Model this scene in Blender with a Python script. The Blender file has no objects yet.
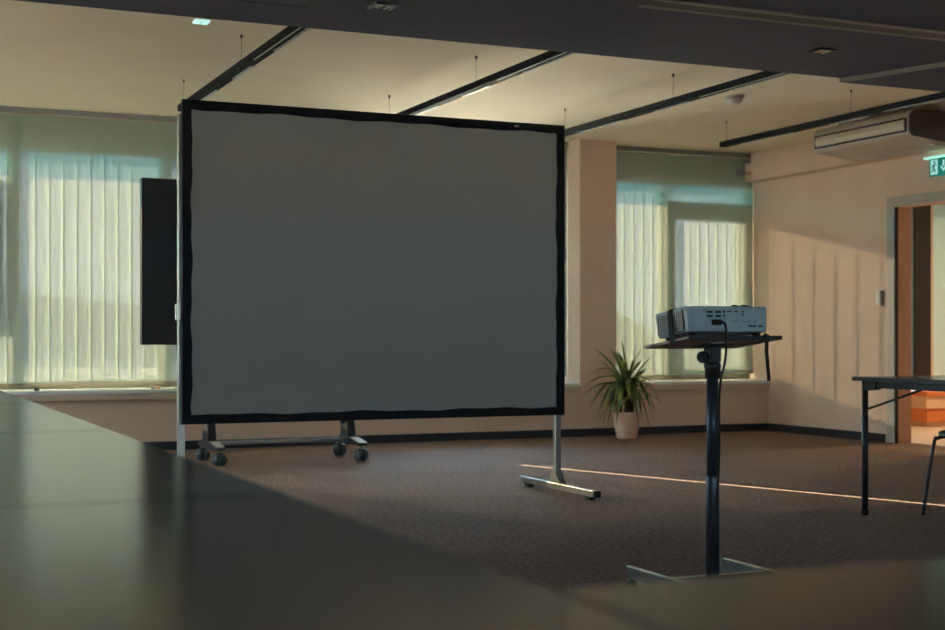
import bpy, bmesh, math, random
from mathutils import Vector, Matrix, Euler
random.seed(7)
R = math.radians
scene = bpy.context.scene
COL = scene.collection

# ------------------------------------------------------------------ helpers
class MB:
    """collects shapes into one mesh"""
    def __init__(self):
        self.v = []; self.f = []; self.s = []
    def add(self, vs, fs, smooth=False, M=None):
        n = len(self.v)
        for p in vs:
            p = Vector(p)
            if M is not None: p = M @ p
            self.v.append(tuple(p))
        for f in fs:
            self.f.append([i + n for i in f]); self.s.append(smooth)
        return self
    def box(self, x0, x1, y0, y1, z0, z1, M=None):
        vs = [(x0,y0,z0),(x1,y0,z0),(x1,y1,z0),(x0,y1,z0),(x0,y0,z1),(x1,y0,z1),(x1,y1,z1),(x0,y1,z1)]
        fs = [(3,2,1,0),(4,5,6,7),(0,1,5,4),(1,2,6,5),(2,3,7,6),(3,0,4,7)]
        return self.add(vs, fs, False, M)
    def prism(self, poly, a0, a1, axis='Y', M=None):
        """poly of 2D points, extruded along axis"""
        n = len(poly)
        def P(u, w, a):
            return {'Y': (u, a, w), 'X': (a, u, w), 'Z': (u, w, a)}[axis]
        vs = [P(u, w, a0) for u, w in poly] + [P(u, w, a1) for u, w in poly]
        fs = [list(range(n))[::-1], [i + n for i in range(n)]]
        for i in range(n):
            j = (i + 1) % n
            fs.append((i, j, j + n, i + n))
        return self.add(vs, fs, False, M)
    def lathe(self, prof, seg=32, M=None, cap=True, smooth=True):
        vs = []; fs = []
        for (r, z) in prof:
            for k in range(seg):
                a = 2 * math.pi * k / seg
                vs.append((r * math.cos(a), r * math.sin(a), z))
        for i in range(len(prof) - 1):
            for k in range(seg):
                k2 = (k + 1) % seg
                fs.append((i*seg+k, i*seg+k2, (i+1)*seg+k2, (i+1)*seg+k))
        self.add(vs, fs, smooth, M)
        if cap:
            n = len(self.v) - len(vs)
            self.f.append([n + k for k in range(seg)][::-1]); self.s.append(False)
            m = n + (len(prof) - 1) * seg
            self.f.append([m + k for k in range(seg)]); self.s.append(False)
        return self
    def cyl(self, p0, p1, r0, r1=None, seg=20, bev=0.0):
        r1 = r0 if r1 is None else r1
        p0 = Vector(p0); p1 = Vector(p1); d = p1 - p0; L = d.length
        q = Vector((0,0,1)).rotation_difference(d.normalized()).to_matrix().to_4x4()
        M = Matrix.Translation(p0) @ q
        if bev > 0:
            pr = [(r0-bev,0),(r0,bev),(r1,L-bev),(r1-bev,L)]
        else:
            pr = [(r0,0),(r1,L)]
        return self.lathe(pr, seg, M)
    def tube(self, pts, r, seg=12, sub=6, flat=None):
        """smooth tube through pts (Catmull-Rom); r number or list; flat=(normal-scale, side-scale)"""
        pts = [Vector(p) for p in pts]
        rs = r if isinstance(r, (list, tuple)) else [r] * len(pts)
        P = []; RR = []
        if sub <= 1: P = pts; RR = list(rs)
        else:
            for i in range(len(pts) - 1):
                a = pts[max(i-1,0)]; b = pts[i]; c = pts[i+1]; d = pts[min(i+2,len(pts)-1)]
                for k in range(sub):
                    t = k / sub
                    P.append(0.5*((2*b)+(-a+c)*t+(2*a-5*b+4*c-d)*t*t+(-a+3*b-3*c+d)*t**3))
                    RR.append(rs[i]*(1-t)+rs[i+1]*t)
            P.append(pts[-1]); RR.append(rs[-1])
        n = len(P); vs = []; fs = []
        up = None
        for i in range(n):
            t = (P[min(i+1,n-1)] - P[max(i-1,0)]).normalized()
            if up is None:
                up = Vector((0,0,1)) if abs(t.z) < .9 else Vector((1,0,0))
            u = (up - t * up.dot(t)).normalized(); w = t.cross(u); up = u
            for k in range(seg):
                a = 2*math.pi*k/seg
                vs.append(P[i] + RR[i]*(u*math.cos(a) + w*math.sin(a)))
        for i in range(n-1):
            for k in range(seg):
                k2 = (k+1) % seg
                fs.append((i*seg+k, i*seg+k2, (i+1)*seg+k2, (i+1)*seg+k))
        self.add(vs, fs, True)
        m = len(self.v) - len(vs)
        self.f.append([m+k for k in range(seg)][::-1]); self.s.append(False)
        m2 = m + (n-1)*seg
        self.f.append([m2+k for k in range(seg)]); self.s.append(False)
        return self
    def band(self, pts, side, width, thick):
        """flat strap along pts; side = direction of its width"""
        side = Vector(side).normalized(); vs = []; fs = []
        P = [Vector(p) for p in pts]; n = len(P)
        for i in range(n):
            t = (P[min(i+1,n-1)] - P[max(i-1,0)]).normalized()
            nn = t.cross(side).normalized()
            for a, b in ((-1,-1),(1,-1),(1,1),(-1,1)):
                vs.append(P[i] + side*(a*width/2) + nn*(b*thick/2))
        for i in range(n-1):
            for k in range(4):
                k2 = (k+1) % 4
                fs.append((i*4+k, i*4+k2, (i+1)*4+k2, (i+1)*4+k))
        fs.append((3,2,1,0)); fs.append(tuple((n-1)*4+k for k in range(4)))
        return self.add(vs, fs)
    def ball(self, c, r, seg=24, rings=14, sc=(1,1,1)):
        prof = []
        for i in range(rings + 1):
            a = -math.pi/2 + math.pi*i/rings
            prof.append((max(r*math.cos(a), 1e-5), r*math.sin(a)))
        M = Matrix.Translation(Vector(c)) @ Matrix.Diagonal((sc[0],sc[1],sc[2],1))
        return self.lathe(prof, seg, M, cap=False)
    def build(self, name, mat, parent=None, bevel=0.0, seg=2):
        me = bpy.data.meshes.new(name)
        me.from_pydata(self.v, [], self.f); me.update()
        bm = bmesh.new(); bm.from_mesh(me)
        bmesh.ops.recalc_face_normals(bm, faces=bm.faces)
        bm.to_mesh(me); bm.free()
        for p, s in zip(me.polygons, self.s): p.use_smooth = s
        me.materials.append(mat)
        o = bpy.data.objects.new(name, me); COL.objects.link(o)
        if parent is not None: o.parent = parent
        if bevel > 0:
            b = o.modifiers.new('bevel', 'BEVEL'); b.width = bevel; b.segments = seg
            b.limit_method = 'ANGLE'; b.angle_limit = R(40); b.harden_normals = False
        return o

def tag(o, label=None, cat=None, group=None, kind=None):
    if label: o['label'] = label
    if cat: o['category'] = cat
    if group: o['group'] = group
    if kind: o['kind'] = kind
    return o

def thing(name, loc, label, cat, group=None, rot=(0,0,0)):
    o = bpy.data.objects.new(name, None); COL.objects.link(o)
    o.location = loc; o.rotation_euler = rot; o.empty_display_size = .1
    return tag(o, label, cat, group)

def structure(name, mb, mat, label, cat, bevel=0.0, parent=None):
    o = mb.build(name, mat, parent, bevel)
    return tag(o, label, cat, None, 'structure')

def copy_tree(o, parent=None):
    c = o.copy(); COL.objects.link(c)
    if parent is not None: c.parent = parent
    for ch in list(o.children): copy_tree(ch, c)
    return c

# ------------------------------------------------------------------ materials
def mat(name, col, rough=.6, metal=0.0, noise=0.0, nscale=20, bump=0.0, bscale=200, spec=.5, emit=None, estr=0.0, coat=0.0):
    m = bpy.data.materials.new(name); m.use_nodes = True
    nt = m.node_tree; b = nt.nodes['Principled BSDF']
    b.inputs['Base Color'].default_value = (*col, 1)
    b.inputs['Roughness'].default_value = rough
    b.inputs['Metallic'].default_value = metal
    b.inputs['Specular IOR Level'].default_value = spec
    b.inputs['Coat Weight'].default_value = coat
    if emit:
        b.inputs['Emission Color'].default_value = (*emit, 1); b.inputs['Emission Strength'].default_value = estr
    tc = nt.nodes.new('ShaderNodeTexCoord')
    if noise > 0:
        n = nt.nodes.new('ShaderNodeTexNoise'); n.inputs['Scale'].default_value = nscale; n.inputs['Detail'].default_value = 4
        nt.links.new(tc.outputs['Object'], n.inputs['Vector'])
        r = nt.nodes.new('ShaderNodeValToRGB')
        r.color_ramp.elements[0].position = .3; r.color_ramp.elements[1].position = .7
        r.color_ramp.elements[0].color = (*[c*(1-noise) for c in col], 1)
        r.color_ramp.elements[1].color = (*[min(1, c*(1+noise)) for c in col], 1)
        nt.links.new(n.outputs['Fac'], r.inputs['Fac']); nt.links.new(r.outputs['Color'], b.inputs['Base Color'])
    if bump > 0:
        n2 = nt.nodes.new('ShaderNodeTexNoise'); n2.inputs['Scale'].default_value = bscale
        nt.links.new(tc.outputs['Object'], n2.inputs['Vector'])
        bp = nt.nodes.new('ShaderNodeBump'); bp.inputs['Strength'].default_value = bump; bp.inputs['Distance'].default_value = .002
        nt.links.new(n2.outputs['Fac'], bp.inputs['Height']); nt.links.new(bp.outputs['Normal'], b.inputs['Normal'])
    return m

def blind_mat(name, trans_col, diff_col, through):
    m = bpy.data.materials.new(name); m.use_nodes = True
    nt = m.node_tree; nt.nodes.clear()
    out = nt.nodes.new('ShaderNodeOutputMaterial')
    tl = nt.nodes.new('ShaderNodeBsdfTranslucent')
    df = nt.nodes.new('ShaderNodeBsdfDiffuse'); df.inputs['Color'].default_value = (*diff_col, 1)
    tr = nt.nodes.new('ShaderNodeBsdfTransparent'); tr.inputs['Color'].default_value = (through, through, through, 1)
    # fine woven vertical threads
    tc = nt.nodes.new('ShaderNodeTexCoord'); mp = nt.nodes.new('ShaderNodeMapping')
    mp.inputs['Scale'].default_value = (160, 160, .8)
    nz = nt.nodes.new('ShaderNodeTexNoise'); nz.inputs['Scale'].default_value = 1.0; nz.inputs['Detail'].default_value = 2
    rp = nt.nodes.new('ShaderNodeValToRGB')
    rp.color_ramp.elements[0].position = .3; rp.color_ramp.elements[1].position = .7
    rp.color_ramp.elements[0].color = (*[c*.93 for c in trans_col], 1); rp.color_ramp.elements[1].color = (*trans_col, 1)
    nt.links.new(tc.outputs['Object'], mp.inputs['Vector']); nt.links.new(mp.outputs['Vector'], nz.inputs['Vector'])
    nt.links.new(nz.outputs['Fac'], rp.inputs['Fac']); nt.links.new(rp.outputs['Color'], tl.inputs['Color'])
    a1 = nt.nodes.new('ShaderNodeAddShader'); a2 = nt.nodes.new('ShaderNodeAddShader')
    nt.links.new(tl.outputs[0], a1.inputs[0]); nt.links.new(df.outputs[0], a1.inputs[1])
    nt.links.new(a1.outputs[0], a2.inputs[0]); nt.links.new(tr.outputs[0], a2.inputs[1])
    nt.links.new(a2.outputs[0], out.inputs['Surface'])
    return m

def glass_mat():
    m = bpy.data.materials.new('window_glass'); m.use_nodes = True
    nt = m.node_tree; nt.nodes.clear()
    out = nt.nodes.new('ShaderNodeOutputMaterial'); mix = nt.nodes.new('ShaderNodeMixShader')
    tr = nt.nodes.new('ShaderNodeBsdfTransparent'); tr.inputs['Color'].default_value = (.93,.96,.95,1)
    gl = nt.nodes.new('ShaderNodeBsdfGlossy'); gl.inputs['Roughness'].default_value = .02
    fr = nt.nodes.new('ShaderNodeFresnel'); fr.inputs['IOR'].default_value = 1.45
    nt.links.new(fr.outputs[0], mix.inputs[0]); nt.links.new(tr.outputs[0], mix.inputs[1]); nt.links.new(gl.outputs[0], mix.inputs[2])
    nt.links.new(mix.outputs[0], out.inputs['Surface'])
    return m

def tinted_mat():
    m = bpy.data.materials.new('light_tint_eave'); m.use_nodes = True  # invented teal glass that colours the sun reaching the blinds
    nt = m.node_tree; nt.nodes.clear()
    out = nt.nodes.new('ShaderNodeOutputMaterial'); mix = nt.nodes.new('ShaderNodeMixShader')
    tr = nt.nodes.new('ShaderNodeBsdfTransparent'); tr.inputs['Color'].default_value = (.30,.64,.76,1)
    gl = nt.nodes.new('ShaderNodeBsdfGlossy'); gl.inputs['Roughness'].default_value = .05
    mix.inputs[0].default_value = .06
    nt.links.new(tr.outputs[0], mix.inputs[1]); nt.links.new(gl.outputs[0], mix.inputs[2])
    nt.links.new(mix.outputs[0], out.inputs['Surface'])
    return m

def carpet_mat():
    m = bpy.data.materials.new('brown_loop_carpet'); m.use_nodes = True
    nt = m.node_tree; b = nt.nodes['Principled BSDF']
    b.inputs['Roughness'].default_value = .9; b.inputs['Specular IOR Level'].default_value = .12
    tc = nt.nodes.new('ShaderNodeTexCoord'); mp = nt.nodes.new('ShaderNodeMapping'); mp.inputs['Scale'].default_value = (1,1,1)
    nt.links.new(tc.outputs['Object'], mp.inputs['Vector'])
    n1 = nt.nodes.new('ShaderNodeTexNoise'); n1.inputs['Scale'].default_value = 38; n1.inputs['Detail'].default_value = 5; n1.inputs['Roughness'].default_value = .7
    n2 = nt.nodes.new('ShaderNodeTexNoise'); n2.inputs['Scale'].default_value = 1.3; n2.inputs['Detail'].default_value = 3
    nt.links.new(mp.outputs['Vector'], n1.inputs['Vector']); nt.links.new(mp.outputs['Vector'], n2.inputs['Vector'])
    r1 = nt.nodes.new('ShaderNodeValToRGB')
    r1.color_ramp.elements[0].position = .35; r1.color_ramp.elements[1].position = .68
    r1.color_ramp.elements[0].color = (.15,.104,.086,1); r1.color_ramp.elements[1].color = (.46,.315,.245,1)
    nt.links.new(n1.outputs['Fac'], r1.inputs['Fac'])
    mx = nt.nodes.new('ShaderNodeMix'); mx.data_type = 'RGBA'; mx.blend_type = 'MULTIPLY'; mx.inputs[0].default_value = .35
    nt.links.new(r1.outputs['Color'], mx.inputs[6]); nt.links.new(n2.outputs['Fac'], mx.inputs[7])
    nt.links.new(mx.outputs[2], b.inputs['Base Color'])
    bp = nt.nodes.new('ShaderNodeBump'); bp.inputs['Strength'].default_value = .8; bp.inputs['Distance'].default_value = .006
    nt.links.new(n1.outputs['Fac'], bp.inputs['Height']); nt.links.new(bp.outputs['Normal'], b.inputs['Normal'])
    return m

def wood_mat(name, c0, c1, scale=6, axis='Z', rough=.45):
    m = bpy.data.materials.new(name); m.use_nodes = True
    nt = m.node_tree; b = nt.nodes['Principled BSDF']; b.inputs['Roughness'].default_value = rough
    tc = nt.nodes.new('ShaderNodeTexCoord'); mp = nt.nodes.new('ShaderNodeMapping')
    s = {'X': (.6,9,9), 'Y': (9,.6,9), 'Z': (9,9,.6)}[axis]
    mp.inputs['Scale'].default_value = s
    n = nt.nodes.new('ShaderNodeTexNoise'); n.inputs['Scale'].default_value = scale; n.inputs['Detail'].default_value = 5
    r = nt.nodes.new('ShaderNodeValToRGB')
    r.color_ramp.elements[0].position = .3; r.color_ramp.elements[1].position = .7
    r.color_ramp.elements[0].color = (*c0, 1); r.color_ramp.elements[1].color = (*c1, 1)
    nt.links.new(tc.outputs['Object'], mp.inputs['Vector']); nt.links.new(mp.outputs['Vector'], n.inputs['Vector'])
    nt.links.new(n.outputs['Fac'], r.inputs['Fac']); nt.links.new(r.outputs['Color'], b.inputs['Base Color'])
    return m

def leaf_mat():
    m = bpy.data.materials.new('leaf_green'); m.use_nodes = True
    nt = m.node_tree; b = nt.nodes['Principled BSDF']; b.inputs['Roughness'].default_value = .45
    tc = nt.nodes.new('ShaderNodeTexCoord')
    n = nt.nodes.new('ShaderNodeTexNoise'); n.inputs['Scale'].default_value = 5
    r = nt.nodes.new('ShaderNodeValToRGB')
    r.color_ramp.elements[0].position = .35; r.color_ramp.elements[1].position = .7
    r.color_ramp.elements[0].color = (.07,.12,.03,1); r.color_ramp.elements[1].color = (.26,.32,.08,1)
    nt.links.new(tc.outputs['Object'], n.inputs['Vector']); nt.links.new(n.outputs['Fac'], r.inputs['Fac'])
    nt.links.new(r.outputs['Color'], b.inputs['Base Color'])
    return m

M = {}
M['wall'] = mat('beige_wall_paint', (.77,.57,.445), .85, noise=.03, nscale=3, bump=.12, bscale=260, spec=.25)
M['ceiling'] = mat('cream_ceiling_paint', (.92,.79,.62), .9, noise=.02, nscale=2, bump=.08, bscale=300, spec=.2)
M['bulkhead'] = mat('bulkhead_paint_in_shade', (.120,.114,.158), .85, noise=.04, nscale=4, spec=.25)  # shade over the whitish bulkhead is put into this dark grey
M['bulkhead_trim'] = mat('bulkhead_trim', (.30,.26,.24), .6)
M['carpet'] = carpet_mat()
M['baseboard'] = mat('navy_baseboard', (.022,.024,.032), .6, noise=.1, nscale=30)
M['frame'] = mat('window_frame_grey', (.42,.50,.52), .5, noise=.03)
M['sill'] = mat('sill_laminate', (.82,.84,.80), .4, noise=.03, nscale=12)
M['sill_edge'] = mat('sill_edge_beige', (.62,.46,.36), .6, noise=.03)
M['upstand'] = mat('upstand_brown', (.050,.040,.033), .6, noise=.05)
M['glass'] = glass_mat()
M['blind'] = blind_mat('blind_fabric', (.0083,.0090,.0084), (.38,.43,.37), .015)
M['blind_edge_shade'] = blind_mat('blind_edge_shade_fabric', (.006,.0066,.0062), (.22,.25,.22), .01)  # darker copy of the fabric for shade lines at slat edges
M['shade'] = blind_mat('sky_dimmer_fabric', (.044,.058,.062), (.35,.42,.40), .02)
M['rail'] = mat('blind_rail', (.30,.28,.29), .5, .3)
M['black_fabric'] = mat('black_border_fabric', (.010,.011,.017), .75, noise=.15, nscale=60, spec=.3)
M['screen'] = mat('projection_fabric', (.44,.44,.43), .85, noise=.015, nscale=2, spec=.15)
M['alu'] = mat('brushed_aluminium', (.46,.45,.40), .33, .92, noise=.05, nscale=40)
M['dark_metal'] = mat('dark_grey_metal', (.030,.032,.040), .5, .3, noise=.1, nscale=30)
M['black_plastic'] = mat('black_plastic', (.016,.017,.021), .45, noise=.1, nscale=50)
M['rubber'] = mat('black_rubber', (.012,.012,.014), .8, noise=.1)
M['caster'] = mat('caster_teal_grey', (.035,.055,.062), .3, noise=.1, nscale=40)
M['cap'] = mat('matt_grey_cap', (.50,.48,.42), .75, noise=.05)
M['display'] = mat('display_panel', (.028,.036,.052), .45, noise=.05, spec=.3)
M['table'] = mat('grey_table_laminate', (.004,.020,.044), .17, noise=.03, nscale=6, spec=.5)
M['table_edge'] = mat('table_edge_dark', (.05,.05,.052), .5, noise=.05)
M['board'] = mat('mauve_brown_board', (.40,.29,.27), .55, noise=.08, nscale=14)
M['board_edge'] = mat('dark_board_edge', (.025,.022,.024), .6, noise=.08)
M['pole'] = mat('blue_grey_steel', (.07,.09,.13), .42, .6, noise=.06, nscale=18)
M['base'] = mat('light_steel', (.27,.28,.27), .26, .92, noise=.05, nscale=25)
M['proj'] = mat('projector_white_shell', (.36,.46,.51), .42, noise=.02, nscale=30)
M['grille'] = mat('projector_grille', (.55,.55,.48), .5, noise=.03)
M['port'] = mat('port_black', (.012,.014,.018), .5, noise=.05)
M['port_blue'] = mat('port_dark_blue', (.03,.06,.09), .4, noise=.05)
M['printing'] = mat('grey_printing', (.28,.33,.36), .6, noise=.05)
M['pot'] = mat('terracotta_beige_pot', (.82,.55,.40), .7, noise=.04, nscale=10, bump=.1)
M['soil'] = mat('potting_soil', (.03,.02,.015), .95, noise=.4, nscale=60, bump=.5)
M['trunk'] = mat('fibrous_trunk', (.06,.035,.022), .9, noise=.4, nscale=50, bump=.6)
M['leaf'] = leaf_mat()
M['leaf_yellow'] = mat('leaf_yellow', (.42,.29,.06), .5, noise=.2, nscale=20)
M['ac'] = mat('ac_white_shell', (.62,.54,.47), .5, noise=.02, nscale=8)
M['ac_end'] = mat('ac_end_cap', (.085,.078,.080), .55, noise=.03)
M['flap'] = mat('ac_cream_flap', (.68,.62,.50), .45, noise=.02)
M['lamp_body'] = mat('lamp_anthracite', (.006,.007,.010), .7, 0.0, spec=.12, noise=.06, nscale=30)
M['lamp_reflector'] = mat('lamp_reflector', (.60,.60,.56), .45, .3, noise=.03)
M['wire'] = mat('wire_steel', (.14,.12,.10), .4, .6, noise=.05)
M['detector'] = mat('detector_white', (.66,.60,.54), .5, noise=.02)
M['spot'] = mat('spot_reflector', (.8,.8,.8), .2, .9, noise=.05)
M['spot_lit'] = mat('spot_lit_lamp', (.7,.9,.85), .4, emit=(.55,1.0,.92), estr=.3, noise=.02)  # cyan tint of reflected daylight is put into the glow
M['sign_green'] = mat('exit_green', (.0,.16,.11), .4, emit=(.0,.22,.17), estr=.15, noise=.02)
M['sign_white'] = mat('exit_white', (.6,.8,.78), .4, emit=(.38,.85,.82), estr=.22, noise=.02)
M['sign_bar'] = mat('exit_lamp_bar', (.6,.9,.8), .4, emit=(.42,1.0,.82), estr=.28, noise=.02)
M['door_frame'] = mat('door_casing_grey', (.50,.45,.40), .55, noise=.03, nscale=20)
M['jamb'] = wood_mat('jamb_wood', (.56,.31,.20), (.68,.39,.26), 5, 'Z')
M['orange_wood'] = wood_mat('orange_wood', (.62,.17,.05), (.76,.25,.075), 5, 'X', .4)
M['pale_wood'] = wood_mat('pale_wood', (.72,.50,.34), (.80,.58,.40), 5, 'X', .45)
M['corridor_floor'] = mat('corridor_floor', (.66,.54,.42), .5, noise=.05, nscale=5)
M['corridor_wall'] = mat('corridor_wall', (.62,.62,.56), .85, noise=.03, nscale=3)
M['dark_frame'] = mat('dark_frame', (.010,.011,.017), .5, noise=.06)
M['switch'] = mat('switch_white', (.75,.70,.62), .45, noise=.02)
M['switch_dark'] = mat('switch_dark', (.09,.065,.055), .5, noise=.02)
M['seat'] = mat('chair_seat_black', (.022,.024,.03), .6, noise=.15, nscale=60)
M['ground'] = mat('light_bounce_yard', (.97,.77,.57), .9, noise=.1, nscale=.3)  # made pale and warm to throw daylight up onto the ceiling
M['roof'] = mat('neighbour_roof', (.10,.13,.15), .9, noise=.1, nscale=1)
M['hill'] = mat('far_hill', (.30,.38,.42), 1.0, noise=.15, nscale=.03)
M['render_wall'] = mat('neighbour_wall', (.35,.36,.35), .9, noise=.06, nscale=.6)
M['shutter'] = mat('shutter_slate', (.10,.13,.14), .6, noise=.05)

# ------------------------------------------------------------------ room dims
XW, XE = -4.0, 8.5           # west / east wall faces
YS, YN = -3.6, 11.7          # south wall / parapet face
YO = 12.2                    # outer face of the window wall
ZC, ZB = 2.84, 2.48          # ceiling, bulkhead underside
YB = 6.62                    # bulkhead edge
ZS = .514                    # sill top

# floor
structure('floor', MB().box(XW-.2, XE+.16, YS-.2, YO, -.12, 0), M['carpet'], 'dark brown loop pile carpet floor of the meeting room', 'floor')
# ceiling
structure('ceiling', MB().box(XW-.2, XE+.2, YB, YO, ZC, ZC+.2), M['ceiling'], 'cream painted upper ceiling along the windows', 'ceiling')
bh = structure('ceiling_bulkhead', MB().box(XW-.2, XE+.2, YS-.2, YB-.002, ZB, ZC+.2), M['bulkhead'], 'lowered ceiling bulkhead across the top of the picture, its shade put into the colour', 'ceiling')
structure('bulkhead_step', MB().prism([(5.34, 6.616), (8.495, 6.616), (8.495, 2.0), (6.9, 2.0)], ZB-.026, ZB-.0005, 'Z'), M['bulkhead'],
          'shallow dropped panel at the right end of the bulkhead', 'ceiling', parent=None)
structure('trim_1', MB().prism([(5.318, 6.616), (5.338, 6.616), (6.898, 2.0), (6.878, 2.0)], ZB-.026, ZB-.0005, 'Z'), M['bulkhead_trim'],
          'thin edge strip of the dropped bulkhead panel, coloured pale as its lit side', 'trim')  # paler than the panel to stand for light on its side face

# window wall: parapet, column, lintel
wn = MB()
wn.box(XW-.2, XE+.2, YN, YO, 0, ZS-.035)                 # parapet
wn.box(6.33, 6.73, YN, YO, ZS-.035, ZC-.001)             # column flush with parapet
wn.box(XW-.2, 6.33, 12.02, YO, 2.55, ZC-.001)            # lintel, left niche
wn.box(6.73, XE, 12.02, YO, 2.55, ZC-.001)               # lintel, right niche
structure('wall_north', wn, M['wall'], 'beige window wall with parapet and column between the blinds', 'wall')
# unseen eave outside, its teal tint made up to colour the sunlight
structure('trim_2', MB().box(XW-1, XE+6, YO+.001, YO+1.12, 2.56, 2.58), tinted_mat(), 'unseen eave above the windows, its teal glass made up to tint the light', 'canopy')

# east wall with door opening  Y 8.9..9.8, z<2.13
we = MB()
we.box(XE, XE+.16, 9.8, YO, 0, ZC-.001)
we.box(XE, XE+.16, YS-.2, 8.9, 0, ZB-.03)
we.box(XE, XE+.16, 6.63, 8.9, ZB-.03, ZC-.001)
we.box(XE, XE+.16, 8.9, 9.8, 2.13, ZC-.001)
structure('wall_east', we, M['wall'], 'beige right wall with the door opening', 'wall')
# west wall with a window; south wall with a window band (both added, unseen, to fill the room with daylight)
WY0, WY1, WZ0, WZ1 = 8.4, 11.6, .60, 2.45
ww = MB()
ww.box(XW-.2, XW, YS-.2, YB+.0005, 0, ZB-.031)
ww.box(XW-.2, XW, YB+.001, WY0, 0, ZC-.001); ww.box(XW-.2, XW, WY1, YO, 0, ZC-.001)
ww.box(XW-.2, XW, WY0, WY1, 0, WZ0); ww.box(XW-.2, XW, WY0, WY1, WZ1, ZC-.001)
structure('wall_west', ww, M['wall'], 'beige left wall outside the view', 'wall')
SX = (-2.6, 6.6)
ws = MB(); ws.box(XW, SX[0], YS-.2, YS, 0, ZB-.001); ws.box(SX[1], XE, YS-.2, YS, 0, ZB-.001)
ws.box(SX[0], SX[1], YS-.2, YS, 0, 1.2); ws.box(SX[0], SX[1], YS-.2, YS, 1.75, ZB-.001)
structure('wall_south', ws, M['wall'], 'beige rear wall behind the viewer', 'wall')

# wall soffit along the east wall
so = MB()
so.prism([(8.36, 2.54), (8.36, 2.725), (8.43, 2.735), (8.43, ZC-.002), (8.498, ZC-.002), (8.498, 2.54)], 6.64, 11.9, 'Y')
structure('trim_3', so, M['wall'], 'stepped beige soffit box along the top of the right wall', 'soffit')

# baseboards
structure('baseboard_north', MB().box(XW+.01, XE-.022, YN-.018, YN-.001, .001, .075), M['baseboard'], 'dark navy baseboard under the windows', 'baseboard', .003)
structure('baseboard_east', MB().box(XE-.018, XE-.001, 9.935, YN-.001, .001, .075), M['baseboard'], 'dark navy baseboard along the right wall up to the door', 'baseboard', .003)
structure('baseboard_west', MB().box(XW+.001, XW+.018, YS+.01, YN-.02, .001, .075), M['baseboard'], 'dark navy baseboard along the left wall', 'baseboard', .003)

# ------------------------------------------------------------------ windows
def bars(m, x0, x1, z0, z1, t=.05, y0=12.05, y1=12.12):
    m.box(x0, x1, y0, y1, z0, z0+t); m.box(x0, x1, y0, y1, z1-t, z1)
    m.box(x0, x0+t, y0, y1, z0+t, z1-t); m.box(x1-t, x1, y0, y1, z0+t, z1-t)

def sash(parent, x0, x1, z0, z1, t, top=None):
    m = MB(); top = top or t
    m.box(x0, x1, 12.035, 12.11, z0, z0+t); m.box(x0, x1, 12.035, 12.11, z1-top, z1)
    m.box(x0, x0+t, 12.035, 12.11, z0+t, z1-top); m.box(x1-t, x1, 12.035, 12.11, z0+t, z1-top)
    s = m.build('sash', M['frame'], parent, .004)
    MB().box(x0+t-.01, x1-t+.01, 12.068, 12.076, z0+t-.01, z1-top+.01).build('pane', M['glass'], s)
    return s

w1 = thing('window_1', (0,0,0), 'wide left window behind vertical blinds and the projection screen', 'window'); w1['kind'] = 'structure'
fm = MB(); bars(fm, -3.99, 6.325, ZS+.002, 2.549, .045)
fm.build('window_frame', M['frame'], w1, .004)
xs1 = [-3.94, -2.54, -1.29, -.04, 1.21, 2.457, 3.70, 4.95, 6.28]
for x in xs1[1:-1]:
    MB().box(x-.05, x+.05, 12.045, 12.125, ZS+.05, 2.503).build('mullion', M['frame'], w1, .004)
for i in range(len(xs1)-1):
    a, b = xs1[i]+.052, xs1[i+1]-.052
    MB().box(a, b, 12.08, 12.088, ZS+.04, 2.51).build('pane', M['glass'], w1)
sl = MB().box(XW+.01, 6.325, YN-.045, 12.04, ZS-.033, ZS)
sl.build('window_sill', M['sill'], w1, .006)
MB().box(XW+.01, 6.327, YN-.04, YN-.001, ZS-.085, ZS-.034).build('sill_apron', M['sill_edge'], w1, .004)
MB().box(XW+.01, 6.32, 12.0, 12.04, ZS+.001, ZS+.072).build('sill_upstand', M['upstand'], w1, .003)

w2 = thing('window_2', (0,0,0), 'right window between the column and the right wall', 'window'); w2['kind'] = 'structure'
fm = MB(); bars(fm, 6.735, 8.495, ZS+.002, 2.549, .045)
fm.build('window_frame', M['frame'], w2, .004)
MB().box(7.43, 7.53, 12.045, 12.125, ZS+.05, 2.503).build('mullion', M['frame'], w2, .004)
MB().box(6.77, 7.435, 12.08, 12.088, ZS+.04, 2.51).build('pane', M['glass'], w2)
MB().box(7.53, 8.45, 12.045, 12.125, 2.28, 2.33).build('transom', M['frame'], w2, .004)
MB().box(7.525, 8.455, 12.08, 12.088, 2.33, 2.51).build('pane', M['glass'], w2)
s2 = sash(w2, 7.535, 8.45, ZS+.05, 2.278, .075, .13)
hm = MB(); hm.box(8.398, 8.43, 12.018, 12.034, .80, .87); hm.cyl((8.414,12.02,.80),(8.414,12.005,.80),.008); hm.box(8.404, 8.424, 11.995, 12.008, .70, .82)
hm.build('window_handle', mat('bronze_handle', (.38,.24,.15), .45, .2, noise=.04), s2, .003)
MB().box(6.70, 8.497, YN-.045, 12.04, ZS-.033, ZS).build('window_sill', M['sill'], w2, .006)
MB().box(6.70, 8.497, YN-.04, YN-.001, ZS-.085, ZS-.034).build('sill_apron', M['sill_edge'], w2, .004)
MB().box(6.74, 8.49, 12.0, 12.04, ZS+.001, ZS+.072).build('sill_upstand', M['upstand'], w2, .003)

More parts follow.
